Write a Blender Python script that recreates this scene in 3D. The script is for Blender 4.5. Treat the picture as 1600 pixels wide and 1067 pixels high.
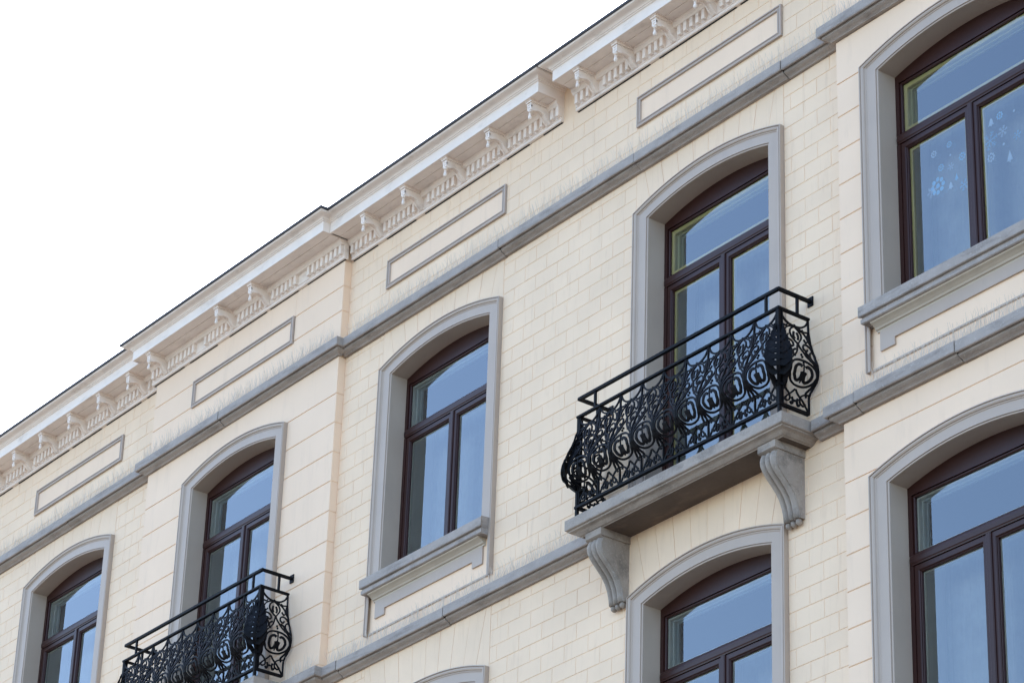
import bpy, math, random
from mathutils import Vector, Matrix
random.seed(7)
sc = bpy.context.scene
for o in list(bpy.data.objects): bpy.data.objects.remove(o)
R = math.radians
# ------------------------------------------------------------------ camera
cam = bpy.data.cameras.new("camera"); camo = bpy.data.objects.new("camera", cam); sc.collection.objects.link(camo)
YAW, PIT, ROL = (0.940254, 0.488429, 0.036650)
CAMLOC = (18.7524, -15.8579, -14.8605); CAMF = 4.84007
cy, sy, cp, sp = math.cos(YAW), math.sin(YAW), math.cos(PIT), math.sin(PIT)
f = Vector((-sy*cp, cy*cp, sp)); r = Vector((cy, sy, 0)); u = r.cross(f)
rr = r*math.cos(ROL) + u*math.sin(ROL); uu = u*math.cos(ROL) - r*math.sin(ROL)
m3 = Matrix((rr, uu, -f)).transposed()
camo.matrix_world = Matrix.Translation(Vector(CAMLOC)) @ m3.to_4x4()
cam.sensor_width = 36; cam.lens = CAMF*36/1.6; cam.clip_start = 0.5; cam.clip_end = 3000
sc.camera = camo
# ------------------------------------------------------------------ sky, sun, exposure
SUN_EL, SUN_AZ = 42, -55          # the sun stands behind the building
W = bpy.data.worlds.new("World"); sc.world = W; W.use_nodes = True
nt = W.node_tree; bg = nt.nodes["Background"]
sky = nt.nodes.new("ShaderNodeTexSky"); sky.sky_type = 'NISHITA'; sky.sun_disc = False
sky.sun_elevation = R(SUN_EL); sky.sun_rotation = R(SUN_AZ); sky.air_density = 1.0; sky.dust_density = 1.2; sky.ozone_density = 1.6
nt.links.new(sky.outputs[0], bg.inputs[0]); bg.inputs[1].default_value = 0.15
sun = bpy.data.lights.new("sun", 'SUN'); suno = bpy.data.objects.new("sun", sun); sc.collection.objects.link(suno)
sun.energy = 3.5; sun.angle = R(0.5); sun.color = (1, .95, .86)
sdir = Vector((math.sin(R(SUN_AZ))*math.cos(R(SUN_EL)), math.cos(R(SUN_AZ))*math.cos(R(SUN_EL)), math.sin(R(SUN_EL))))
suno.rotation_euler = sdir.to_track_quat('Z', 'Y').to_euler(); suno.location = (0, 40, 40)
vs = sc.view_settings; vs.view_transform = 'Standard'; vs.look = 'None'; vs.gamma = 1; vs.use_curve_mapping = False
vs.exposure = 2.05
sc.cycles.max_bounces = 8; sc.cycles.diffuse_bounces = 5; sc.cycles.transparent_max_bounces = 16

# ------------------------------------------------------------------ helpers
C = sc.collection
class MB:
    def __init__(s): s.v = []; s.f = []; s.sm = []
    def add(s, vs, fs, smooth=False):
        n = len(s.v); s.v += [tuple(v) for v in vs]; s.f += [[i+n for i in q] for q in fs]; s.sm += [smooth]*len(fs)
    def box(s, x0, x1, y0, y1, z0, z1):
        s.add([(x0,y0,z0),(x1,y0,z0),(x1,y1,z0),(x0,y1,z0),(x0,y0,z1),(x1,y0,z1),(x1,y1,z1),(x0,y1,z1)],
              [(0,1,5,4),(1,2,6,5),(2,3,7,6),(3,0,4,7),(4,5,6,7),(3,2,1,0)])
    def bevbox(s, x0, x1, y0, y1, z0, z1, b=.004):
        # y0 is the face seen from the street; its four edges are chamfered
        a = [(x0+b,y0,z0+b),(x1-b,y0,z0+b),(x1-b,y0,z1-b),(x0+b,y0,z1-b)]
        c = [(x0,y0+b,z0),(x1,y0+b,z0),(x1,y0+b,z1),(x0,y0+b,z1)]
        d = [(x0,y1,z0),(x1,y1,z0),(x1,y1,z1),(x0,y1,z1)]
        fs = [(0,1,2,3)]
        for i in range(4):
            j = (i+1)%4; fs += [(i,i+4,j+4,j),(i+4,i+8,j+8,j+4)]
        s.add(a+c+d, fs)
    def prism(s, pts, a0, a1, axis='y', cap=True, smooth=False):
        # pts: 2D outline, extruded along axis
        n = len(pts)
        def P(q, a):
            return {'y': (q[0], a, q[1]), 'x': (a, q[0], q[1]), 'z': (q[0], q[1], a)}[axis]
        s.add([P(q,a0) for q in pts]+[P(q,a1) for q in pts], [(i,(i+1)%n,(i+1)%n+n,i+n) for i in range(n)], smooth)
        if cap: s.add([P(q,a0) for q in pts], [list(range(n))]); s.add([P(q,a1) for q in pts], [list(range(n))[::-1]])
    def loft(s, rings, smooth=False, close=True, caps=False):
        n = len(rings[0]); vs = [p for rg in rings for p in rg]; fs = []
        for k in range(len(rings)-1):
            for i in range(n if close else n-1):
                j = (i+1)%n; fs.append((k*n+i, k*n+j, (k+1)*n+j, (k+1)*n+i))
        s.add(vs, fs, smooth)
        if caps: s.add(rings[0], [list(range(n))]); s.add(rings[-1], [list(range(n))])
    def tube(s, pts, w=.012, d=None, nrm=None, sides=4, smooth=False, taper=None):
        pts = [Vector(p) for p in pts]; rings = []; d = d or w
        for i, p in enumerate(pts):
            t = (pts[min(i+1,len(pts)-1)]-pts[max(i-1,0)])
            if t.length < 1e-9: t = Vector((0,0,1))
            t.normalize(); nn = nrm[i] if isinstance(nrm, list) else (nrm or Vector((0,-1,0)))
            nn = (nn - t*nn.dot(t))
            if nn.length < 1e-4: nn = t.orthogonal()
            nn.normalize(); b = t.cross(nn); k = taper[i] if taper else 1
            if sides == 4: rg = [p+b*w*k/2+nn*d*k/2, p-b*w*k/2+nn*d*k/2, p-b*w*k/2-nn*d*k/2, p+b*w*k/2-nn*d*k/2]
            else: rg = [p+b*(w*k/2*math.cos(2*math.pi*q/sides))+nn*(d*k/2*math.sin(2*math.pi*q/sides)) for q in range(sides)]
            rings.append(rg)
        s.loft(rings, smooth, True, True)
    def ball(s, c, rx, ry, rz, n=8, m=6):
        rings = []
        for i in range(m+1):
            a = math.pi*i/m; rings.append([(c[0]+rx*math.sin(a)*math.cos(2*math.pi*j/n), c[1]+ry*math.sin(a)*math.sin(2*math.pi*j/n), c[2]-rz*math.cos(a)) for j in range(n)])
        s.loft(rings, True)
    def mesh(s, name, mats):
        me = bpy.data.meshes.new(name); me.from_pydata(s.v, [], s.f)
        for m in (mats if isinstance(mats, (list,tuple)) else [mats]): me.materials.append(m)
        me.polygons.foreach_set('use_smooth', s.sm); 
        import bmesh
        bm = bmesh.new(); bm.from_mesh(me); bmesh.ops.remove_doubles(bm, verts=bm.verts, dist=1e-5)
        bmesh.ops.recalc_face_normals(bm, faces=bm.faces); bm.to_mesh(me); bm.free()
        return me
    def build(s, name, mats, parent=None, loc=None):
        return link(name, s.mesh(name, mats), parent, loc)
def link(name, me, parent=None, loc=None, rot=None):
    o = bpy.data.objects.new(name, me); C.objects.link(o)
    if parent: o.parent = parent
    if loc is not None: o.location = loc
    if rot is not None: o.rotation_euler = rot
    return o
def tag(o, label=None, cat=None, group=None, kind=None):
    if label: o['label'] = label
    if cat: o['category'] = cat
    if group: o['group'] = group
    if kind: o['kind'] = kind
    return o
def copy_tree(o, parent=None, dloc=None):
    c = o.copy(); C.objects.link(c); c.parent = parent
    for ch in o.children: copy_tree(ch, c)
    if dloc is not None: c.location = Vector(o.location) + Vector(dloc)
    return c

# ------------------------------------------------------------------ materials
def mat(name, col, rough=.7, metal=0, var=.06, scale=3.0, bump=.15, bscale=60, stain=None, stain_amt=0, stain_scale=(2,2,2), speck=None, spec=.5, speck_t=.62, speck_scale=45, stain_t=(.55,.72), each=0):
    m = bpy.data.materials.new(name); m.use_nodes = True; n = m.node_tree.nodes; l = m.node_tree.links
    b = n["Principled BSDF"]; b.inputs['Roughness'].default_value = rough; b.inputs['Metallic'].default_value = metal
    b.inputs['Specular IOR Level'].default_value = spec
    geo = n.new("ShaderNodeNewGeometry"); pos = geo.outputs['Position']
    def noise(sc_, det=4, vec=None, rgh=.55):
        t = n.new("ShaderNodeTexNoise"); t.inputs['Scale'].default_value = sc_; t.inputs['Detail'].default_value = det; t.inputs['Roughness'].default_value = rgh
        l.new(vec or pos, t.inputs['Vector']); return t.outputs['Fac']
    def ramp(src, a, b_, c0=(0,0,0,1), c1=(1,1,1,1)):
        t = n.new("ShaderNodeValToRGB"); t.color_ramp.elements[0].position = a; t.color_ramp.elements[1].position = b_
        t.color_ramp.elements[0].color = c0; t.color_ramp.elements[1].color = c1; l.new(src, t.inputs[0]); return t.outputs[0]
    def mix(fac, a, b_, blend='MIX'):
        t = n.new("ShaderNodeMix"); t.data_type = 'RGBA'; t.blend_type = blend
        if hasattr(fac, 'is_linked'): l.new(fac, t.inputs[0])
        else: t.inputs[0].default_value = fac
        for s_, q in ((6,a),(7,b_)):
            if hasattr(q, 'is_linked'): l.new(q, t.inputs[s_])
            else: t.inputs[s_].default_value = (*q[:3], 1)
        return t.outputs[2]
    lo = tuple(c*(1-var) for c in col); hi = tuple(min(1,c*(1+var)) for c in col)
    c = mix(ramp(noise(scale, 5), .3, .7), lo, hi)
    if stain:
        mp = n.new("ShaderNodeVectorMath"); mp.operation = 'MULTIPLY'; mp.inputs[1].default_value = stain_scale; l.new(pos, mp.inputs[0])
        s1 = ramp(noise(1.0, 6, mp.outputs[0], .65), stain_t[0], stain_t[1])
        mm = n.new("ShaderNodeMath"); mm.operation = 'MULTIPLY'; l.new(s1, mm.inputs[0]); mm.inputs[1].default_value = stain_amt
        c = mix(mm.outputs[0], c, stain)
    if speck:
        s2 = ramp(noise(speck_scale, 3, None, .7), speck_t, speck_t+.06)
        mm = n.new("ShaderNodeMath"); mm.operation = 'MULTIPLY'; l.new(s2, mm.inputs[0]); mm.inputs[1].default_value = .8
        c = mix(mm.outputs[0], c, speck)
    if each:
        oi = n.new("ShaderNodeObjectInfo"); mr = n.new("ShaderNodeMapRange"); mr.inputs[3].default_value = 1-each; mr.inputs[4].default_value = 1; l.new(oi.outputs['Random'], mr.inputs[0])
        hs = n.new("ShaderNodeHueSaturation"); l.new(mr.outputs[0], hs.inputs['Value']); l.new(c, hs.inputs['Color']); c = hs.outputs[0]
    l.new(c, b.inputs['Base Color'])
    if bump:
        bp = n.new("ShaderNodeBump"); bp.inputs['Strength'].default_value = bump; bp.inputs['Distance'].default_value = .01
        l.new(noise(bscale, 4), bp.inputs['Height']); l.new(bp.outputs[0], b.inputs['Normal'])
    return m
CREAM = mat('cream_wall_paint', (.832,.617,.425), .75, var=.05, scale=1.3, bump=.12, bscale=35, stain=(.64,.45,.30), stain_amt=.42, stain_scale=(14,3,1.6), each=.03)
CREAM2 = mat('cream_bay_paint', (.848,.622,.437), .75, var=.035, scale=1.0, bump=.08, bscale=25, stain=(.66,.48,.34), stain_amt=.3, stain_scale=(9,3,1.2))
CORN = mat('cornice_paint', (.84,.725,.63), .6, var=.05, scale=4, bump=.25, bscale=30, stain=(.34,.26,.20), stain_amt=.45, stain_scale=(3,6,9), stain_t=(.56,.75), speck=(.25,.19,.15), speck_t=.70)
GREY = mat('grey_surround_paint', (.425,.333,.262), .5, var=.04, scale=2, bump=.05, bscale=30, stain=(.34,.27,.22), stain_amt=.25, stain_scale=(6,6,1.5))
GREYP = mat('grey_panel_moulding_paint', (.43,.345,.285), .55, var=.06, scale=4, bump=.06)
STONE = mat('blue_limestone', (.34,.288,.25), .7, var=.10, scale=6, bump=.7, bscale=45, stain=(.15,.12,.10), stain_amt=.6, stain_scale=(2.5,5,14), speck=(.44,.38,.33), speck_t=.60, speck_scale=50, stain_t=(.50,.68))
STONED = mat('weathered_slab_stone', (.33,.275,.23), .75, var=.15, scale=3, bump=.6, bscale=40, stain=(.12,.10,.085), stain_amt=.7, stain_scale=(3,6,6), speck=(.40,.345,.295), speck_t=.58, speck_scale=60, stain_t=(.50,.70))
SOFFIT_SHADE = mat('shaded_soffit_stone', (.105,.075,.055), .85, var=.2, scale=2, bump=.4, bscale=30, stain=(.22,.145,.10), stain_amt=.55, stain_scale=(2.5,5,5))  # slab underside: its shade painted in as darker brown stone, with stain patches
ZINC = mat('dark_gutter_zinc', (.045,.047,.055), .5, metal=.2, var=.2, scale=5, bump=.2)
WOOD = mat('dark_brown_window_paint', (.033,.0095,.007), .4, var=.1, scale=4, bump=.03, spec=.3)
IRON = mat('black_iron_paint', (.003,.003,.0045), .6, var=.15, scale=12, bump=.15, bscale=80, spec=.13)
YEL = mat('yellow_glazing_edge', (.66,.57,.26), .5, var=.1, bump=0)
WHT = mat('pale_glazing_edge', (.62,.60,.52), .5, var=.1, bump=0)
JAMB = mat('inner_white_jamb', (.80,.80,.76), .7, var=.04, bump=0)
APR = mat('beige_apron_moulding_paint', (.50,.43,.34), .6, var=.06, scale=6, bump=.1)
NET = mat('grey_net_curtain', (.34,.34,.32), .9, var=.12, scale=5, bump=0)
JOINT = mat('open_joint_shade_paint', (.03,.025,.02), .9, bump=0)  # near-black colour standing in for the shade inside the open cornice joint
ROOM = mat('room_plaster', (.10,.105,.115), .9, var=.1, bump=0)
PIN = mat('spike_steel', (.60,.50,.40), .5, metal=0, var=.1, bump=0)
ROOF = mat('roof_slate', (.05,.052,.06), .6, bump=.3)
ASPH = mat('square_paving', (.055,.05,.045), .9, var=.12, scale=.5, bump=.4)
PAVE = mat('pavement_concrete', (.18,.17,.16), .85, var=.1, scale=.7, bump=.3)
STK = mat('pale_blue_sticker', (.30,.62,.85), .5, var=.1, bump=0)
STW = mat('white_sticker', (.62,.72,.82), .5, var=.05, bump=0)
def glass_mat(name, ior, tint):
    m = bpy.data.materials.new(name); m.use_nodes = True; n = m.node_tree.nodes; l = m.node_tree.links
    for q in list(n): n.remove(q)
    out = n.new("ShaderNodeOutputMaterial"); mx = n.new("ShaderNodeMixShader"); tr = n.new("ShaderNodeBsdfTransparent"); gl = n.new("ShaderNodeBsdfGlossy"); fr = n.new("ShaderNodeFresnel")
    fr.inputs[0].default_value = ior; gl.inputs['Roughness'].default_value = 0.004; gl.inputs['Color'].default_value = (.90,.96,1,1); tr.inputs[0].default_value = tint
    geo = n.new("ShaderNodeNewGeometry"); ns = n.new("ShaderNodeTexNoise"); ns.inputs['Scale'].default_value = 1.6; ns.inputs['Detail'].default_value = 1
    l.new(geo.outputs['Position'], ns.inputs['Vector']); bp = n.new("ShaderNodeBump"); bp.inputs['Strength'].default_value = .05; bp.inputs['Distance'].default_value = .02
    l.new(ns.outputs['Fac'], bp.inputs['Height']); l.new(bp.outputs[0], gl.inputs['Normal'])
    l.new(fr.outputs[0], mx.inputs[0]); l.new(tr.outputs[0], mx.inputs[1]); l.new(gl.outputs[0], mx.inputs[2]); l.new(mx.outputs[0], out.inputs[0])
    return m
GLASS = glass_mat('window_glass', 2.35, (.985,.995,.99,1)); GLASS2 = glass_mat('inner_glass', 1.8, (.98,.99,.985,1))

# ------------------------------------------------------------------ ground
g = MB(); g.add([(-900,-900,-16.62),(900,-900,-16.62),(900,900,-16.62),(-900,900,-16.62)], [(0,1,2,3)])
tag(g.build('road', ASPH), kind='structure')
g = MB(); g.box(-60,60,-3.4,0,-16.7,-16.5); tag(g.build('pavement', PAVE), kind='structure')
g = MB(); g.box(-60,60,-22,-13,-16.7,-16.5); tag(g.build('pavement', PAVE), kind='structure')

# ------------------------------------------------------------------ the building
root = bpy.data.objects.new('apartment_building', None); C.objects.link(root); root.location = (0,0,0)
tag(root, 'cream painted terrace building with grey window surrounds, iron balconies and bracketed cornice', 'building')
XW = dict(A=-11.76, B=-7.96, C=-4.20, D=0.0, E=3.270)
DB = .088                                     # how far the bays B and E stand forward
BAY = [(-9.88,-5.97), (1.85,4.70)]
LOW = -3.94                                   # lower storey offset
ZTOP, ZS1, ZS2 = 2.0, .60, -3.165
SE = 1.04                                     # the window of bay E is a little wider
HB, HT = .93, .02                             # backing hole half width and top
HWO, HWI, RI, ZC = 1.05, .85, 3.07, -3.065
def arc(o, x): RR = RI+o*(.17/.20); return ZC+math.sqrt(RR*RR-x*x)
openings = []                                 # (xc, zoff, bottom)
for k in 'ABCDE':
    openings.append((k, 0.0, -3.12 if k in 'BD' else -2.45))
for k in 'CDE': openings.append((k, LOW, LOW-2.45))
for k in 'AB': openings.append((k, LOW, LOW-2.45))
# backing wall, a grid of thick pieces that leaves the window holes open
def rects_minus(R0, holes):
    out = [R0]
    for h in holes:
        nx = []
        for (a,b,c,d) in out:
            if h[0] >= b or h[1] <= a or h[2] >= d or h[3] <= c: nx.append((a,b,c,d)); continue
            if h[0] > a: nx.append((a,h[0],c,d))
            if h[1] < b: nx.append((h[1],b,c,d))
            x0, x1 = max(a,h[0]), min(b,h[1])
            if h[3] < d: nx.append((x0,x1,h[3],d))
            if h[2] > c: nx.append((x0,x1,c,h[2]))
        out = nx
    return out
iholes = [(XW[k]-.80, XW[k]+.80, bt-.02, z-.02) for k, z, bt in openings]
holes = [(XW[k]-HB, XW[k]+HB, bt-.02, z+HT) for k, z, bt in openings]
def face_sheet(mb, R0, y, holes):
    for (a,b,c,d) in rects_minus(R0, holes): mb.add([(a,y,c),(b,y,c),(b,y,d),(a,y,d)], [(0,1,2,3)])
GV = .0045
wall = MB()
XL, XR, ZG = -16.0, 8.0, -16.5
face_sheet(wall, (XL,XR,ZG,ZTOP), GV, holes)
for a, b in BAY:
    face_sheet(wall, (a+GV,b-GV,ZG,ZTOP), GV+.004-DB, [h for h in holes if a < h[0] < b])
    for x in (a+GV,b-GV): wall.add([(x,GV-DB,ZG),(x,GV+.02,ZG),(x,GV+.02,ZTOP),(x,GV-DB,ZTOP)], [(0,1,2,3)])
wall.add([(XL,12,ZG),(XR,12,ZG),(XR,12,ZTOP),(XL,12,ZTOP)], [(0,1,2,3)])
for x in (XL,XR): wall.add([(x,GV,ZG),(x,12,ZG),(x,12,ZTOP),(x,GV,ZTOP)], [(0,1,2,3)])
wall_o = wall.build('wall', CREAM, root)
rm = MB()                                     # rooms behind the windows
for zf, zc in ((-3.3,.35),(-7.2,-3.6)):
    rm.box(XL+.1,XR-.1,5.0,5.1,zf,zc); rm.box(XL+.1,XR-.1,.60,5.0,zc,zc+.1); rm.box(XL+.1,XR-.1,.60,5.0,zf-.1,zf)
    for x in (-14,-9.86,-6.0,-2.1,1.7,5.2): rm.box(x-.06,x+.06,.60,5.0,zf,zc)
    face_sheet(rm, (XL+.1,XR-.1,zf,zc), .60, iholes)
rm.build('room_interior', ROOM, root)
rf = MB()
rf.add([(XL,-.30,2.09),(XR,-.30,2.09),(XR,1.6,2.9),(XL,1.6,2.9),(XL,12,3.1),(XR,12,3.1),(XL,12,2.0),(XR,12,2.0)], [(0,1,2,3),(3,2,5,4),(4,5,7,6)])
rf.build('roof', ROOF, root)

# ------------------------------------------------------------------ stone blocks of the wall
def px(x, y, z):
    d = Vector((x,y,z))-Vector(CAMLOC); w = d.dot(f)
    return 800+CAMF*1000*d.dot(rr)/w, 533.5-CAMF*1000*d.dot(uu)/w, w
blocks = []                                   # (x0,x1,z0,z1,y,kind)
HC, BL, GAP = .1665, .348, .005
def lay(R0, phase, xphase, holes, y=0.0):
    a, b, c, d = R0; k0 = math.floor((c-phase)/HC)-1; k1 = math.ceil((d-phase)/HC)+1
    for k in range(k0, k1):
        z0, z1 = phase+k*HC, phase+(k+1)*HC
        z0, z1 = max(z0,c), min(z1,d)
        if z1-z0 < .025: continue
        off = xphase+(BL/2 if k%2 else 0)
        i0 = math.floor((a-off)/BL)-1; i1 = math.ceil((b-off)/BL)+1
        for i in range(i0, i1):
            x0, x1 = max(off+i*BL, a), min(off+(i+1)*BL, b)
            if x1-x0 < .02: continue
            for q in rects_minus((x0,x1,z0,z1), holes):
                if q[1]-q[0] > .03 and q[3]-q[2] > .03: blocks.append((*q, y))
PAN = (.970, 1.312)
panels = [(XW[k]-1.05, XW[k]+1.05, PAN[0], PAN[1]) for k in 'ACD']
segsA = [(XL, XW['A']-HWO), (XW['A']+HWO, BAY[0][0]-.002)]
segsC = [(BAY[0][1]+.002, XW['C']-HWO), (XW['C']+HWO, XW['D']-HWO), (XW['D']+HWO, BAY[1][0]-.002)]
lay((XL,BAY[0][0]-.002,.58,1.615), .11, -.10, panels); lay((BAY[0][1]+.002,BAY[1][0]-.002,.58,1.615), .11, -.328, panels)
lay((BAY[1][1]+.002,XR,.58,1.615), .11, -.328, [])
ph = {0:.026,1:.026,2:.122}
for (a,b) in segsA: lay((a,b,-3.17,.44), .05, -.2, [])
for i,(a,b) in enumerate(segsC): lay((a,b,-3.17,.44), (.05,.026,.122)[i], (-.1,-1.399-.0,.1)[i], [])
for (a,b) in segsA: lay((a,b,-6.6,-3.325), .076, -.2, [])
for (a,b) in segsC: lay((a,b,-6.6,-3.325), .076, -1.3, [])
lay((BAY[1][1]+.002,XR,-6.6,-3.325), .076, .1, []); lay((BAY[1][1]+.002,XR,-3.17,.44), .076, .1, [])
def area_px(bk):
    x0,x1,z0,z1,y = bk; a = px(x0,y,z0); b = px(x1,y,z0); c = px(x0,y,z1); m = px((x0+x1)/2,y,(z0+z1)/2)
    if not (-25 < m[0] < 1625 and -25 < m[1] < 1092): return 0
    return abs((b[0]-a[0])*(c[1]-a[1])-(b[1]-a[1])*(c[0]-a[0]))
blocks.sort(key=lambda q: -area_px(q))
cache = {}
rest = MB()
for n, (x0,x1,z0,z1,y) in enumerate(blocks):
    g2 = GAP/2
    w, h = round(x1-x0-GAP,3), round(z1-z0-GAP,3); cx, cz = (x0+x1)/2, (z0+z1)/2
    if n < 300:
        if (w,h) not in cache:
            q = MB(); q.bevbox(-w/2,w/2,0,GV+.004,-h/2,h/2,.0035); cache[(w,h)] = q.mesh('stone_block', CREAM)
        link('stone_block', cache[(w,h)], wall_o, (cx, y+random.uniform(-.0008,.0008), cz))
    else:
        yy = y+random.uniform(-.0008,.0008); rest.bevbox(cx-w/2,cx+w/2,yy,yy+GV+.004,cz-h/2,cz+h/2,.0035)
tag(rest.build('stone_block', CREAM, wall_o), kind='stuff')

# voussoirs that fan out above the arches
def voussoirs(xc, zo, ztop, n=10):
    for i in range(n):
        t0, t1 = -1+2*i/n, -1+2*(i+1)/n
        def pt(t, z):                         # joint line through the arch at x = t*HWO, radial
            xa = t*HWO; za = arc(.20, xa); k = (z-za)
            return max(-HWO, min(HWO, xa + k*xa/(za-ZC)*.9))
        m = MB(); e = GAP*.45; P = []
        for s in range(3):
            x = (t0+(t1-t0)*s/2)*HWO; P.append((x + (e if s == 0 else -e if s == 2 else 0), arc(.20, x)+.001))
        P.append((pt(t1,ztop)-e, ztop)); P.append((pt(t0,ztop)+e, ztop))
        P = [(xc+a, zo+b) for a,b in P]
        if i == 0: P.append((xc-HWO+e, zo+ztop)); P.append((xc-HWO+e, zo+arc(.2,HWO)+.02))
        if i == n-1: P.insert(3, (xc+HWO-e, zo+arc(.2,HWO)+.02)); P.insert(4, (xc+HWO-e, zo+ztop))
        m.prism(P, random.uniform(-.001,.001), GV+.004); m.build('voussoir', CREAM, wall_o)
for k in 'ACD': voussoirs(XW[k], 0, .44)
for k in 'ACD': voussoirs(XW[k], LOW, -3.325-LOW)

# smooth broad courses of the two bays
def course(pts, y, side=None):
    m = MB(); m.prism(pts, y, GV+.0 if side else y+.02); m.build('stone_course', CREAM2, wall_o)
for bi, k in ((0,'B'),(1,'E')):
    a, b = BAY[bi]; xc = XW[k]; e = .0045; y = -DB
    def rc(x0, x1, z0, z1):
        m = MB(); m.bevbox(x0,x1,y,GV+.001,z0+e,z1-e,.004); m.build('stone_course', CREAM2, wall_o)
    jz = [0.0-.343*i for i in range(10)]+[-3.17]
    for i in range(len(jz)-1):
        rc(a, xc-HWO-.001, jz[i+1], jz[i]); rc(xc+HWO+.001, b, jz[i+1], jz[i])
    jl = [-3.55-.3235*i for i in range(10)]
    for i in range(len(jl)-1):
        if i == 0: continue
        rc(a, xc-HWO-.001, jl[i+1], jl[i]); rc(xc+HWO+.001, b, jl[i+1], jl[i])
    rc(a, b, -3.55, -3.325)
    # courses cut by the arch: top one of the upper storey, and the one over the lower arch
    for zo, z0, zt in ((0, 0.0, .44), (LOW, -3.874, -3.55)):
        P = [(a, z0+e), (xc-HWO-.001, z0+e)]
        if z0 < zo-.001 or True:
            P += [(xc+x, max(zo+arc(.20, x)+.001, z0+e)) for x in [-HWO+HWO*2*i/16 for i in range(17)]]
        P += [(xc+HWO+.001, z0+e), (b, z0+e), (b, zt-e), (a, zt-e)]
        m = MB(); m.prism(P, y, GV+.001); m.build('stone_course', CREAM2, wall_o)
    fj = [.58, .66, .995, 1.30, 1.615]
    pn = (xc-1.05, xc+1.05, PAN[0], PAN[1])
    for i in range(len(fj)-1):
        for q in rects_minus((a,b,fj[i],fj[i+1]), [pn]):
            if q[3]-q[2] > .03:
                if q[2] in (PAN[1],) or q[3] in (PAN[0],):
                    m = MB(); m.box(q[0],q[1],y,GV+.001,q[2],q[3]-(e if q[3]==fj[i+1] else 0)); m.build('stone_course', CREAM2, wall_o)
                else: rc(q[0],q[1],q[2],q[3])

# ------------------------------------------------------------------ frieze panels
def frieze_panel(xc, y):
    z0, z1 = PAN; hw = 1.045
    m = MB(); m.box(xc-hw+.04,xc+hw-.04,y-.001,y+.02,z0+.04,z1-.04); po = m.build('frieze_panel', CREAM2, root)
    prof = [(0,0),(0,-.022),(.016,-.026),(.020,-.014),(.036,-.014),(.040,-.022),(.050,-.020),(.054,0)]
    m = MB(); rings = []
    for o, d in prof: rings.append([(xc-hw+o,y+d,z0+o),(xc+hw-o,y+d,z0+o),(xc+hw-o,y+d,z1-o),(xc-hw+o,y+d,z1-o)])
    m.loft(rings); m.build('moulding', GREYP, po)
for k in 'ABCDE': frieze_panel(XW[k], -DB if k in 'BE' else 0)

# ------------------------------------------------------------------ string courses
SP = [(0,.030),(.10,.008),(.120,.0),(.122,-.008),(.122,-.092),(.117,-.100),(.103,-.101),(.099,-.084),(.088,-.084),(.085,-.118),(.070,-.128),(.045,-.140),(.034,-.148),(.028,-.156),(0,-.156)]
def string_stones(name, xs, zt, y0, left_ret=False, right_ret=False):
    p = bpy.data.objects.new(name, None); C.objects.link(p); p.parent = root
    for i in range(len(xs)-1):
        lr, rt = (left_ret and i == 0), (right_ret and i == len(xs)-2)
        x0 = xs[i]+(0 if lr else .005); x1 = xs[i+1]-(0 if rt else .005); m = MB(); rings = []
        jy, jz = random.uniform(-.006,.006), random.uniform(-.006,.003)
        for d, z in SP:
            e0 = d if lr else 0; e1 = d if rt else 0
            rings.append([(x0-e0,y0+.02,zt+z+jz),(x0-e0,y0-d+jy,zt+z+jz),(x1+e1,y0-d+jy,zt+z+jz),(x1+e1,y0+.02,zt+z+jz)])
        m.loft(rings, close=False); m.add(rings[0],[(0,1,2,3)]); m.add(rings[-1],[(0,1,2,3)])
        for side in (0,3):
            m.add([rg[side] for rg in rings]+[rg[1 if side==0 else 2] for rg in rings], [(j,j+1,j+1+len(rings),j+len(rings)) for j in range(len(rings)-1)])
        m.build('stone', STONE, p)
    return p
a0,b0 = BAY[0]; a1,b1 = BAY[1]
string_stones('string_course', [XL,-13.8,-11.75,a0-.01], ZS1, 0)
string_stones('string_course', [a0,-8.21,b0], ZS1, -DB, True, True)
string_stones('string_course', [b0+.01,-3.10,-.95,1.15,a1-.01], ZS1, 0)
string_stones('string_course', [a1,3.0,b1], ZS1, -DB, True, True)
string_stones('string_course', [b1+.01,6.0,XR], ZS1, 0)
SLX = 1.47
string_stones('string_course', [XL,-13.6,-11.2,a0-.01], ZS2, 0)
string_stones('string_course', [a0,XW['B']-SLX-.01], ZS2, -DB, True, False)
string_stones('string_course', [XW['B']+SLX+.01,b0], ZS2, -DB, False, True)
string_stones('string_course', [b0+.01,-5.6,-3.78,-SLX-.01], ZS2, 0)
string_stones('string_course', [SLX+.01,a1-.01], ZS2, 0)
string_stones('string_course', [a1,2.10,3.28,b1], ZS2, -DB, True, True)
string_stones('string_course', [b1+.01,6.0,XR], ZS2, 0)

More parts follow.
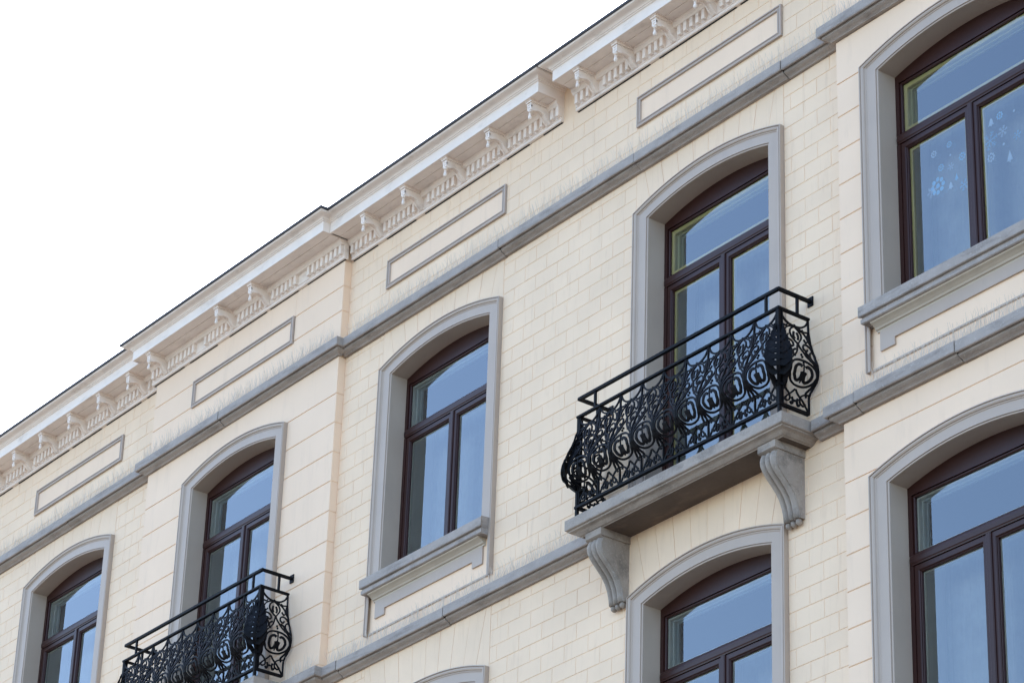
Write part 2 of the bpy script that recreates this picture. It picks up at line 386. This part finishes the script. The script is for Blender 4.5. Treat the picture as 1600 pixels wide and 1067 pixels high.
# ------------------------------------------------------------------ cornice
CP = [(0,1.612),(.026,1.616),(.034,1.628),(.032,1.642),(.022,1.648),(.034,1.655),(.036,1.775),(.072,1.782),(.080,1.798),(.095,1.812),(.10,1.85),
      (.300,1.85),(.302,1.842),(.330,1.842),(.331,1.962),(.343,1.968),(.344,1.978),(.354,1.982),(.360,1.994),(.372,2.004),(.392,2.010),(.415,2.013),(.432,2.020),(.440,2.036)]
GP = [(.440,2.034),(.450,2.036),(.458,2.046),(.456,2.066),(.445,2.074),(.20,2.085)]
def cornice(x0, x1, y0, lret, rret, brackets, missing=()):
    m = MB(); rings = []
    def ring(d, z):
        e = .0
        if d > .33: e = (d-.33)
        if d < .30: e = 0
        e0 = e if lret else 0; e1 = e if rret else 0
        return [(x0-e0,y0+.02,z),(x0-e0,y0-d,z),(x1+e1,y0-d,z),(x1+e1,y0+.02,z)]
    rings = [ring(d,z) for d,z in CP]
    m.loft(rings, close=False)
    for side in (0,3):
        m.add([rg[side] for rg in rings]+[rg[1 if side==0 else 2] for rg in rings], [(j,j+1,j+1+len(rings),j+len(rings)) for j in range(len(rings)-1)])
    m.add(rings[-1],[(0,1,2,3)])
    # inner seams of the boarded soffit
    co = m.build('cornice', CORN, root)
    s = MB(); s.box(x0+.02,x1-.02,y0-.205,y0-.10,1.843,1.8505); s.box(x0+.02,x1-.02,y0-.298,y0-.210,1.845,1.8505); s.build('soffit_board', CORN, co)
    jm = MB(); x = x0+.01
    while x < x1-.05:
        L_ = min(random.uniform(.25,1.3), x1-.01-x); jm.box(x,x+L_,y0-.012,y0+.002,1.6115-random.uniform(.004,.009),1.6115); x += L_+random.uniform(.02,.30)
    jm.build('open_joint_shade', JOINT, co)  # broken dark strips that paint the joint's shade under the lip
    gm = MB(); rings = [ring(d,z) for d,z in GP]; gm.loft(rings, close=False)
    for side in (0,3):
        gm.add([rg[side] for rg in rings]+[rg[1 if side==0 else 2] for rg in rings], [(j,j+1,j+1+len(rings),j+len(rings)) for j in range(len(rings)-1)])
    gm.build('gutter', ZINC, co)
    dn = MB(); x = x0+.03; allb = list(brackets)+list(missing)
    while x < x1-.03:
        if all(abs(x+.022-b) > .075 for b in allb): dn.bevbox(x,x+.046,y0-.074+random.uniform(-.002,.002),y0-.03,1.668+random.uniform(-.004,.004),1.776,.003)
        x += .0885
    if dn.v: tag(dn.build('dentils', CORN, co), kind='stuff')
    for b in brackets: link('bracket', BRK, co, (b, y0, 0))
    return co
bk = MB()
side = [(-.03,1.652),(-.045,1.655),(-.085,1.69),(-.125,1.735),(-.165,1.752),(-.205,1.750),(-.235,1.735),(-.262,1.730),(-.285,1.742),(-.285,1.82),(-.03,1.82)]
bk.prism(side, -.036, .036, 'x')
side2 = [(y-.004 if y < -.06 else y, z-.006) for y, z in side]
for x in (-.040,.018): bk.prism(side2, x, x+.022, 'x')
bk.box(-.056,.056,-.302,-.03,1.815,1.833); bk.box(-.066,.066,-.312,-.03,1.833,1.849)
bk.box(-.046,.046,-.292,-.28,1.79,1.806); bk.box(-.040,.040,-.290,-.27,1.765,1.782)
bk.ball((0,-.275,1.722), .024,.024,.016); bk.ball((0,-.275,1.688), .017,.017,.014); bk.ball((0,-.275,1.652), .022,.022,.030)
bk.v = [(x*.78 if z > 1.735 else x*.9, y, z) for x, y, z in bk.v]
BRK = bk.mesh('bracket', CORN)
cornice(XL, a0-.002, 0, False, False, [-15.1,-14.4,-13.7,-13.0,-12.33,-11.63,-10.93,-10.24])
cornice(a0-.05, b0+.03, -DB, True, True, [-9.62,-8.15,-7.45], missing=[-8.88,-6.75])
cornice(b0+.035, -2.235, 0, False, True, [-5.36,-4.62,-3.87,-3.13,-2.43])
cornice(-2.00, a1-.06, 0, True, False, [-1.66+.597*i for i in range(6)])
cornice(a1-.055, b1+.05, -DB, True, True, [2.1+.6*i for i in range(5)])
cornice(b1+.055, XR, 0, False, False, [5.0+.6*i for i in range(5)])

# ------------------------------------------------------------------ window surrounds, windows, sills
ARP = [(0,.19),(0,-.012),(.004,-.016),(.016,-.016),(.020,-.010),(.022,-.024),(.128,-.024),(.134,-.030),(.146,-.030),(.150,-.040),(.164,-.046),(.176,-.046),(.180,-.038),(.186,-.038),(.190,-.050),(.200,-.048),(.200,.006)]
def widen(o, xc):
    if abs(xc-XW['E']) < .01: o.scale.x = SE; o.location.x = xc*(1-SE)
    return o
def surround(xc, zo, zb, y, zb_outer=None):
    m = MB(); rings = []
    for o, d in ARP:
        zbot = (zb_outer if (zb_outer is not None and o >= .149) else zb)
        x = HWI+o; P = [(xc-x, y+d, zbot)]
        N = 24
        for i in range(N+1):
            q = -x+2*x*i/N; P.append((xc+q, y+d, zo+arc(o,q)))
        P.append((xc+x, y+d, zbot)); rings.append(P)
    m.loft(rings, close=False); 
    return widen(m.build('window_surround', GREY, root), xc)
def ring_rect(m, x0, x1, z0, z1, w, y0, y1, b=.006):
    # mitred frame of width w whose inner and outer front edges are chamfered
    prof = [(0,y1),(0,y0+b),(b,y0),(w-b,y0),(w,y0+b),(w,y1)]
    m.loft([[(x0+o,y,z0+o),(x1-o,y,z0+o),(x1-o,y,z1-o),(x0+o,y,z1-o)] for o,y in prof])
def window(xc, zo, zb, y, bead, tall=False):
    e = bpy.data.objects.new('window', None); C.objects.link(e); e.parent = root; e.location = (xc, y, zo); e.scale.x = SE if abs(xc-XW['E']) < .01 else 1
    zb = zb-zo; YF = .185; hw = HWI+.012
    ZH, T1, T0 = -.188, -.715, -.805
    m = MB()                                  # fixed frame: stiles, segmental head, transom, bottom rail
    m.box(-hw,-.808,YF,YF+.09,zb,T0); m.box(.808,hw,YF,YF+.09,zb,T0)
    m.box(-hw,-.808,YF,YF+.09,T1,ZH); m.box(.808,hw,YF,YF+.09,T1,ZH)
    P = [(-hw,ZH)]+[(x, arc(0,x)+.008) for x in [-hw+2*hw*i/24 for i in range(25)]]+[(hw,ZH)]
    m.prism(P, YF, YF+.09)
    m.box(-.808,.808,YF+.002,YF+.09,zb,zb+.05)
    m.build('frame', WOOD, e)
    m = MB(); pr = [(YF+.09,T0),(YF-.004,T0),(YF-.006,T0+.012),(YF-.012,T0+.020),(YF-.014,T0+.055),(YF-.010,T1-.012),(YF-.004,T1-.004),(YF-.002,T1),(YF+.09,T1)]
    m.prism(pr, -.835, .835, 'x'); m.build('transom', WOOD, e)
    m = MB(); ring_rect(m, -.808,.808,T1,ZH,.022,YF+.012,YF+.05); m.build('upper_light', WOOD, e)
    for s in (-1,1):
        x0, x1 = (-.808,-.012) if s < 0 else (.012,.808)
        m = MB(); ring_rect(m, x0,x1,zb+.05,T0,.058,YF+.004,YF+.06,.008); ring_rect(m, x0+.056,x1-.056,zb+.106,T0-.056,.012,YF+.016,YF+.05,.004)
        so = m.build('sash', WOOD, e); s_=s
        g = MB(); a,b,c,d = x0+.05,x1-.05,zb+.1,T0-.05; g.add([(a,YF+.040,c),(b,YF+.040,c),(b,YF+.040,d),(a,YF+.040,d)],[(0,1,2,3)]); g.build('pane', GLASS, so)
        g = MB(); g.add([(a,YF+.066,c),(b,YF+.066,c),(b,YF+.066,d),(a,YF+.066,d)],[(0,1,2,3)]); g.build('pane', GLASS2, so)
        g = MB(); i = .066; ring_rect(g, x0+i,x1-i,zb+.05+i,T0-i,(.030 if bead is YEL else .014),YF+.043,YF+.064,.002); g.build('glazing_edge', bead, so)
    m = MB(); m.bevbox(-.028,.028,YF-.012,YF+.07,zb+.05,T0,.008); m.build('mullion', WOOD, e)
    m = MB(); Q = lambda yy: [(-.80,yy,zb)]+[(x, yy, arc(0,x)-.03) for x in [-.80+1.6*i/20 for i in range(21)]]+[(.80,yy,zb)]
    m.loft([Q(YF+.091), Q(.60)], close=False); m.box(-.80,.80,YF+.091,.60,zb-.02,zb); m.build('inner_jamb', JAMB, e)
    m = MB(); W_ = []; N = 60
    for i in range(N+1):
        x = -.80+1.6*i/N; yy = .53+.012*math.sin(i*1.9+xc)+.008*math.sin(i*.7+xc*3)
        W_.append([(x,yy,zb+.03),(x,yy+.004*math.sin(i*2.3),zb*.5),(x,yy,arc(0,x)-.05)])
    m.loft(W_, True, False); m.build('net_curtain', NET, e)
    up = bpy.data.objects.new('top_light', None); C.objects.link(up); up.parent = e
    g = MB(); a,b,c,d = -.79,.79,T1+.01,ZH-.01; g.add([(a,YF+.034,c),(b,YF+.034,c),(b,YF+.034,d),(a,YF+.034,d)],[(0,1,2,3)]); g.build('pane', GLASS, up)
    g = MB(); g.add([(a,YF+.060,c),(b,YF+.060,c),(b,YF+.060,d),(a,YF+.060,d)],[(0,1,2,3)]); g.build('pane', GLASS2, up)
    g = MB(); ring_rect(g, -.785,.785,T1+.023,ZH-.023,(.042 if bead is YEL else .016),YF+.037,YF+.058,.002); g.build('glazing_edge', bead, up)
    return e
def sill(xc, y, zt=-2.42, hw=1.025):
    m = MB(); P = [(.185,.03),(-.135,0),(-.145,-.008),(-.145,-.098),(-.138,-.104),(-.118,-.106),(-.118,-.118),(-.128,-.124),(-.128,-.160),(-.118,-.168),(.02,-.168)]
    rings = []
    for i,(d,z) in enumerate(P):
        e = 0 if i < 5 else (-.02 if i < 7 else -.012 if i < 9 else -.02)
        rings.append((d,z,e))
    vs_ = []; 
    m.loft([[(xc-hw-e,y+d,zt+z),(xc+hw+e,y+d,zt+z)] for d,z,e in rings], close=False)
    for s in (-1,1):
        n = len(rings); V = [(xc+s*(hw+e),y+d,zt+z) for d,z,e in rings]; m.add(V, [list(range(n))])
    widen(m.build('window_sill', STONE, root), xc)
    # timber-coloured bed moulding and apron below
    ap = MB(); ap.box(xc-1.0,xc+1.0,y-.004,y+.004,-3.14,-2.59); ao = widen(ap.build('apron_panel', CREAM2, root), xc)
    m = MB(); pr = [(y+.002,-2.588),(y-.105,-2.588),(y-.100,-2.600),(y-.075,-2.612),(y-.05,-2.63),(y-.040,-2.645),(y-.026,-2.648),(y-.022,-2.662),(y+.002,-2.664)]
    m.prism(pr, xc-.93, xc+.93, 'x'); m.build('moulding', APR, ao)
    P = [(-.90,-2.655),(-.90,-2.845),(-.735,-2.845),(-.735,-2.775),(.735,-2.775),(.735,-2.845),(.90,-2.845),(.90,-2.655)]
    m = MB(); m.prism([(xc+a,b) for a,b in P], y-.022, y-.003); m.build('raised_band', GREY, ao)
    m = MB()
    m.bevbox(xc-1.0,xc+1.0,y-.018,y+.0,-3.00,-2.975,.006)
    m.build('foot_moulding', GREY, ao)
for k, zo, zb in openings:
    y = -DB if k in 'BE' else 0
    bal = (k in 'BD' and zo == 0)
    surround(XW[k], zo, (-3.15 if bal else zo-2.42), y, None if bal or zo < 0 else -3.0)
    w = window(XW[k], zo, (-3.14 if bal else zo-2.42), y, YEL if (k in 'DE' and zo == 0) else WHT)
    if not bal:
        if zo == 0: sill(XW[k], y)
        else:
            m = MB(); m.bevbox(XW[k]-1.025,XW[k]+1.025,y-.145,y+.18,zo-2.55,zo-2.42,.008); m.build('window_sill', STONE, root)

# ------------------------------------------------------------------ balconies
def belly(z):
    # outward bulge of the ironwork
    t = (z+3.045)/.915
    ks = [(0,0),(.17,.0),(.20,.008),(.24,.05),(.28,.092),(.33,.118),(.39,.125),(.46,.115),(.55,.085),(.64,.052),(.74,.024),(.85,.006),(1,0)]
    for i in range(len(ks)-1):
        if t <= ks[i+1][0]:
            q = (t-ks[i][0])/(ks[i+1][0]-ks[i][0]); q = max(0,min(1,q)); q = q*.5+.5*q*q*(3-2*q)
            return ks[i][1]+(ks[i+1][1]-ks[i][1])*q
    return 0
def crom(P, n=5):
    out = []; Q = [P[0]]+P+[P[-1]]
    for i in range(1, len(Q)-2):
        for k in range(n):
            t = k/n; a,b,c,d = Q[i-1],Q[i],Q[i+1],Q[i+2]
            out.append(tuple(.5*((2*b[j])+(-a[j]+c[j])*t+(2*a[j]-5*b[j]+4*c[j]-d[j])*t*t+(-a[j]+3*b[j]-3*c[j]+d[j])*t**3) for j in (0,1)))
    out.append(P[-1]); return out
CURVES = [  # (points in u,v ; width factor)  u in -1..1, v in 0..1 ; mirrored copies are added
 ([(0,.865),(.35,.872),(.68,.905),(.88,.95),(.96,.995)],1.2),
 ([(.04,.862),(.34,.85),(.64,.81),(.80,.755),(.66,.72),(.52,.75)],1.0),
 ([(.02,.860),(.30,.82),(.38,.765),(.22,.71),(0,.665)],1.1),
 ([(.10,.80),(.16,.755),(.10,.72)],1.3),
 ([(.50,.86),(.60,.84),(.90,.85)],.9),
 ([(.30,.58),(.52,.55),(.60,.50),(.48,.485)],1.2),
 ([(.20,.12),(.14,.085),(.20,.05),(.30,.055)],1.3),
 ([(.99,.30),(.84,.25),(.70,.20),(.80,.165)],1.2),
 ([(.96,.86),(.84,.80),(.86,.74),(.96,.70)],1.0),
 ([(.94,.60),(.88,.655),(.64,.69),(.38,.67),(.34,.625),(.52,.605),(.62,.635)],1.1),
 ([(0,.67),(.14,.60),(.34,.53),(.66,.47),(.90,.415),(.97,.36)],1.1),
 ([(.99,.62),(.74,.60),(.62,.555),(.68,.505),(.90,.46)],1.1),
 ([(0,.455),(.34,.448),(.66,.420),(.86,.370),(.88,.315),(.70,.262),(.36,.232),(0,.226)],1.2),
 ([(.12,.385),(.26,.398),(.46,.382),(.57,.340),(.52,.290),(.34,.262),(.16,.266),(.09,.300),(.13,.335)],1.75),
 ([(.0,.25),(.0,.30),(.0,.42)],.7),
 ([(.95,.195),(.60,.18),(.36,.14),(.36,.085),(.58,.065),(.70,.095)],1.1),
 ([(.02,.205),(.22,.165),(.52,.115),(.78,.055),(.95,.01)],1.1),
]
DOTS = [(0,.53),(0,.435),(0,.50),(.30,.06),(-.30,.06),(0,.09),(0,.875)]
def panel_mesh(W_):
    m = MB(); z0 = -3.045; Hh = .915
    def P3(u_, v_): z = z0+v_*Hh; return Vector((u_*W_/2, -belly(z), z))
    def N3(v_):
        z = z0+v_*Hh; dz = (belly(z+.01)-belly(z-.01))/.02; return Vector((0,-1,-dz)).normalized()
    for pts, wf in CURVES:
        c = crom(pts, 4)
        for s in (1,-1):
            m.tube([P3(s*u_,v_) for u_,v_ in c], (.0148 if wf > 1.15 else .0136)*wf, .012, [N3(v_) for u_,v_ in c])
    for u_, v_ in DOTS:
        p = P3(u_,v_); m.ball(p, .013,.011,.013, 6, 4)
    return m
def bar_mesh():
    m = MB(); zz = [-3.045+.915*i/28 for i in range(29)]
    m.tube([(0,-belly(z),z) for z in zz], .013, .018, [Vector((0,-1,-(belly(z+.01)-belly(z-.01))/.02)) for z in zz]); return m
PW = 2.74/9
PANEL = panel_mesh(PW).mesh('scroll_panel', IRON); PANEL_S = panel_mesh(.335).mesh('scroll_panel', IRON); BAR = bar_mesh().mesh('belly_bar', IRON)
# cast acanthus leaf that closes each corner
lf = MB()
def LP(x, z, k=1.0): return Vector((x, -belly(z)*1.12-.012+abs(x)*.35*k, z))
lf.tube([LP(0,-2.93+.62*i/14) for i in range(15)], .030, .016, None, 4, False, [.4+.6*min(1,i/3)-.5*max(0,(i-9)/6) for i in range(15)])
for k in range(8):
    z = -2.86+.062*k; q = (.72,.95,1.0,.96,.84,.70,.54,.38)[k]
    for s in (-1,1):
        P = [(.004,z),(.040*q,z+.002),(.074*q,z+.036),(.096*q,z+.078),(.100*q,z+.118),(.078*q,z+.138)]
        lf.tube([LP(s*a,b,.8+.25*(k%2)) for a,b in P], (.056*q+.006), .012, None, 4, False, [.7,1,1,.85,.6,.25])
        lf.ball(LP(s*.104*q,z+.098), .012,.010,.012,6,4)
LEAF = lf.mesh('corner_leaf', IRON)
def balcony(xc, y):
    b = bpy.data.objects.new('balcony', None); C.objects.link(b); b.parent = root; b.location = (xc, y, 0)
    zt = -3.165; dp = .435; hx = SLX
    prof = [(0,-.006,.02),(0,0,0),(0,-.095,0),(.006,-.102,0),(.022,-.104,0),(.026,-.118,0),(.050,-.124,0),(.062,-.130,0),(.075,-.142,0),(.092,-.156,0),(.112,-.160,0),(.116,-.166,0)]
    m = MB(); rings = []
    for ins, z, _ in prof[1:]: rings.append([(-hx+ins,.02,zt+z),(-hx+ins,-dp+ins,zt+z),(hx-ins,-dp+ins,zt+z),(hx-ins,.02,zt+z)])
    m.loft(rings, close=True); m.add(rings[0],[(0,1,2,3)]); m.build('slab', STONED, b)
    m = MB(); zz_ = zt-.166; m.box(-hx+.116,hx-.116,-dp+.116,.01,zz_,zz_+.03); m.build('soffit', SOFFIT_SHADE, b)
    # scrolled corbels with three ribs
    cs = [(.0,-3.331),(-.330,-3.331),(-.330,-3.352),(-.318,-3.362),(-.318,-3.405),(-.300,-3.415),(-.312,-3.44),(-.322,-3.475),(-.318,-3.515),(-.300,-3.555),(-.262,-3.60),(-.205,-3.655),(-.155,-3.705),(-.112,-3.765),(-.082,-3.835),(-.066,-3.905),(-.060,-3.962),(0,-3.962)]
    for sx in (-1.17,1.17):
        m = MB(); m.prism(cs, sx-.098, sx+.098, 'x')
        cap = [(.0,-3.330),(-.342,-3.330),(-.342,-3.392),(-.326,-3.402),(0,-3.402)]
        m.prism(cap, sx-.112, sx+.112, 'x')
        face = cs[5:-1]
        for j in (-.062,0,.062):
            w_ = .024; rg = []
            for (yy,zz_) in face:
                rg.append([(sx+j-w_,yy-.000,zz_),(sx+j-w_*.5,yy-.028,zz_-.006),(sx+j+w_*.5,yy-.028,zz_-.006),(sx+j+w_,yy-.000,zz_)])
            m.loft(rg, True, False, True)
            m.ball((sx+j,-.038,-3.985),.024,.036,.034,8,6)
        m.build('corbel', STONED, b)
    hxr, yr = 1.375, -.372; ZT, ZBm, ZH_ = -2.13, -3.045, -1.945
    # handrail, its uprights and wall plates
    m = MB(); m.tube([(-hxr,0,ZH_),(-hxr,yr,ZH_),(hxr,yr,ZH_),(hxr,0,ZH_)][1:3], .034,.026,Vector((0,0,1)))
    for s in (-1,1): m.box(s*hxr-.017,s*hxr+.017,yr-.013,-.004,ZH_-.013,ZH_+.013); m.box(s*hxr-.034,s*hxr+.034,-.012,0,ZH_-.045,ZH_+.045)
    m.build('handrail', IRON, b)
    for x, yy in ((-1.14,yr),(1.215,yr),(-hxr,-.16),(hxr,-.16)):
        m = MB(); m.box(x-.012,x+.012,yy-.010,yy+.010,ZT+.008,ZH_-.013); m.build('upright', IRON, b)
    for nm, z, h in (('top_rail',ZT,.010),('bottom_rail',ZBm,.012)):
        m = MB(); m.box(-hxr-.02,hxr+.02,yr-.020,yr+.016,z-h,z+h)
        for s in (-1,1): m.box(s*hxr-.018,s*hxr+.018,yr+.016,-.045 if nm == 'bottom_rail' else -.03,z-h,z+h)
        m.build(nm, IRON, b)
    for s in (-1,1):
        m = MB(); m.box(s*hxr-.014,s*hxr+.014,yr-.014,yr+.014,zt,ZT); m.box(s*hxr-.02,s*hxr+.02,yr+.02,yr+.032,zt+.12,ZT); m.build('corner_post', IRON, b)
        link('corner_leaf', LEAF, b, (s*hxr, yr, 0), (0,0,s*R(45)))
    m = MB(); m.box(.04,.062,yr-.012,yr+.012,zt,ZBm-.01); m.build('foot', IRON, b)
    for i in range(9):
        link('scroll_panel', PANEL, b, (-1.37+PW*(i+.5), yr, 0))
    for i in range(10):
        link('belly_bar', BAR, b, (-1.37+PW*i+(.02 if i == 0 else -.02 if i == 9 else 0), yr, 0))
    for s in (-1,1):
        link('scroll_panel', PANEL_S, b, (s*hxr, -.2, 0), (0,0,s*R(90)))
        link('belly_bar', BAR, b, (s*hxr, -.04, 0), (0,0,s*R(90))); link('belly_bar', BAR, b, (s*hxr, yr+.03, 0), (0,0,s*R(90)))
    return b
balcony(XW['B'], -DB); balcony(XW['D'], 0)

# ------------------------------------------------------------------ bird spikes on the ledges
def spikes(x0, x1, zt, y0, label, lean=1.0):
    m = MB(); m.box(x0,x1,y0-.085,y0-.055,zt+.008,zt+.014)
    x = x0+.01
    while x < x1:
        for k in range(2):
            tx = random.gauss(0,.035)*lean + (-1)**k*.016; ty = random.choice((-.055,-.02,.02,.045))+random.gauss(0,.008); h = .155+random.uniform(-.03,.03)
            a = Vector((x,y0-.07,zt+.012)); b_ = a+Vector((tx,ty,h)); r_ = .0021
            m.add([a+Vector((r_,0,0)),a+Vector((-r_*.5,r_*.87,0)),a+Vector((-r_*.5,-r_*.87,0)),b_+Vector((r_*.5,0,0)),b_+Vector((-r_*.3,r_*.4,0)),b_+Vector((-r_*.3,-r_*.4,0))], [(0,1,4,3),(1,2,5,4),(2,0,3,5)])
        x += random.uniform(.014,.024)
    o = m.build('bird_spike_strip', PIN)
    tag(o, label, 'bird spikes', 'bird spike strips along the stone ledges')
spikes(-14.0,a0-.05,ZS1,0,'wire spikes on the upper ledge over the leftmost window')
spikes(a0-.03,b0,ZS1,-DB,'wire spikes on the upper ledge of the projecting left bay with the smaller balcony')
spikes(b0+.16,-3.12,ZS1,0,'wire spikes on the upper ledge above the middle window with a sill')
spikes(-3.08,-.97,ZS1,0,'fine wire spike strip on the upper ledge between the two longest frieze panels')
spikes(-.93,a1-.16,ZS1,0,'fine wire spike strip on the upper ledge above the window of the large balcony')
spikes(a1-.1,b1,ZS1,-DB,'fine wire spike strip on the upper ledge of the projecting right bay')
spikes(b0+.15,-3.8,ZS2,0,'wire spike strip on the lower ledge below the grey sill panel of the middle window')
spikes(-3.76,-SLX-.05,ZS2,0,'wire spike strip on the lower ledge just left of the large balcony slab')
spikes(SLX+.03,a1-.1,ZS2,0,'short wire spike strip on the lower ledge just right of the large balcony slab')
spikes(a1-.1,b1,ZS2,-DB,'wire spike strip on the lower ledge under the sill of the top right window')
spikes(XW['B']+SLX+.03,b0,ZS2,-DB,'short wire spike strip on the lower ledge just right of the smaller left balcony')

# ------------------------------------------------------------------ paper snow shapes on the top right window
def sticker(kind, x, z, s, m_, name, label):
    q = MB(); y = 0; th = .0012
    if kind == 'flake':
        for i in range(6):
            a = i*math.pi/3+.2; d = Vector((math.cos(a),0,math.sin(a))); q.tube([Vector((0,0,0)),d*s], .006,th,Vector((0,-1,0)))
            for t in (.45,.72):
                for w_ in (-1,1):
                    e_ = Vector((math.cos(a+w_*.9),0,math.sin(a+w_*.9))); q.tube([d*s*t, d*s*t+e_*s*.3], .005,th,Vector((0,-1,0)))
    elif kind == 'ring':
        for i in range(8):
            a = i*math.pi/4; q.ball((math.cos(a)*s*.75,0,math.sin(a)*s*.75), s*.28,th,s*.28,8,4)
        q.ball((0,0,0), s*.3,th,s*.3,8,4)
    elif kind == 'bell':
        P = [(-.8,-.7),(-.5,-.45),(-.42,.1),(-.2,.6),(0,.75),(.2,.6),(.42,.1),(.5,-.45),(.8,-.7)]; q.prism([(a*s,b_*s) for a,b_ in P], -th, th)
        q.ball((0,0,-.8*s), s*.18,th,s*.18,6,4)
    elif kind == 'tree':
        P = [(-.6,-.8),(0,1),(.6,-.8)]; q.prism([(a*s,b_*s) for a,b_ in P], -th, th); q.box(-.1*s,.1*s,-th,th,-1.1*s,-.79*s)
    else: q.ball((0,0,0), s,th,s,8,4)
    o = q.build(name, m_, None, (x, -DB+.185+.046, z)); tag(o, label, 'window sticker', 'snow stickers on the top right window')
ST = [
 ('ring', 2.780, -1.056, 0.035, STW, 'wreath_sticker', 'pale flower-shaped sticker high in the left casement, second from its left edge'),
 ('ring', 2.965, -1.045, 0.032, STK, 'wreath_sticker', 'blue round sticker at the very top of the left casement'),
 ('ring', 3.110, -1.228, 0.040, STK, 'wreath_sticker', 'blue oval wreath sticker beside the mullion in the left casement'),
 ('ring', 2.859, -1.223, 0.036, STK, 'wreath_sticker', 'blue wreath sticker above the large round cluster in the left casement'),
 ('flake', 2.975, -1.268, 0.036, STW, 'snowflake_sticker', 'bright white small snowflake in the middle of the left casement'),
 ('dot', 2.975, -1.153, 0.012, STW, 'dot_sticker', 'tiny white dot sticker above the bright white snowflake'),
 ('tree', 3.038, -1.393, 0.034, STK, 'tree_sticker', 'small blue fir tree sticker right of centre in the left casement'),
 ('bell', 2.967, -1.443, 0.042, STW, 'bell_sticker', 'pale bell sticker hanging right of the large round cluster'),
 ('flake', 3.123, -1.509, 0.055, STK, 'snowflake_sticker', 'blue snowflake sticker low beside the mullion in the left casement'),
 ('ring', 2.815, -1.382, 0.085, STK, 'wreath_sticker', 'largest round pale blue cluster sticker, low in the left casement'),
 ('flake', 2.743, -1.407, 0.060, STW, 'snowflake_sticker', 'snowflake sticker overlapping the lower edge of the largest round cluster'),
 ('bell', 3.459, -1.059, 0.045, STW, 'bell_sticker', 'pale bell sticker near the top left of the right casement'),
 ('ring', 3.558, -1.045, 0.038, STK, 'wreath_sticker', 'blue round sticker at the top of the right casement'),
 ('flake', 3.586, -1.208, 0.055, STW, 'snowflake_sticker', 'white snowflake sticker upper middle of the right casement'),
 ('flake', 3.744, -1.321, 0.045, STK, 'snowflake_sticker', 'blue snowflake sticker furthest right in the right casement'),
 ('flake', 3.439, -1.234, 0.090, STK, 'snowflake_sticker', 'largest blue snowflake sticker at the left edge of the right casement'),
 ('dot', 3.589, -1.336, 0.014, STW, 'dot_sticker', 'small round white sticker between snowflakes in the right casement'),
 ('ring', 3.440, -1.395, 0.045, STW, 'wreath_sticker', 'white flower-shaped sticker lowest at the left of the right casement'),
 ('tree', 3.652, -1.477, 0.055, STW, 'tree_sticker', 'white fir tree sticker lowest in the right casement'),
 ('dot', 3.722, -1.076, 0.013, STW, 'dot_sticker', 'tiny white dot sticker topmost in the right casement')]
for a in ST: sticker(*a)
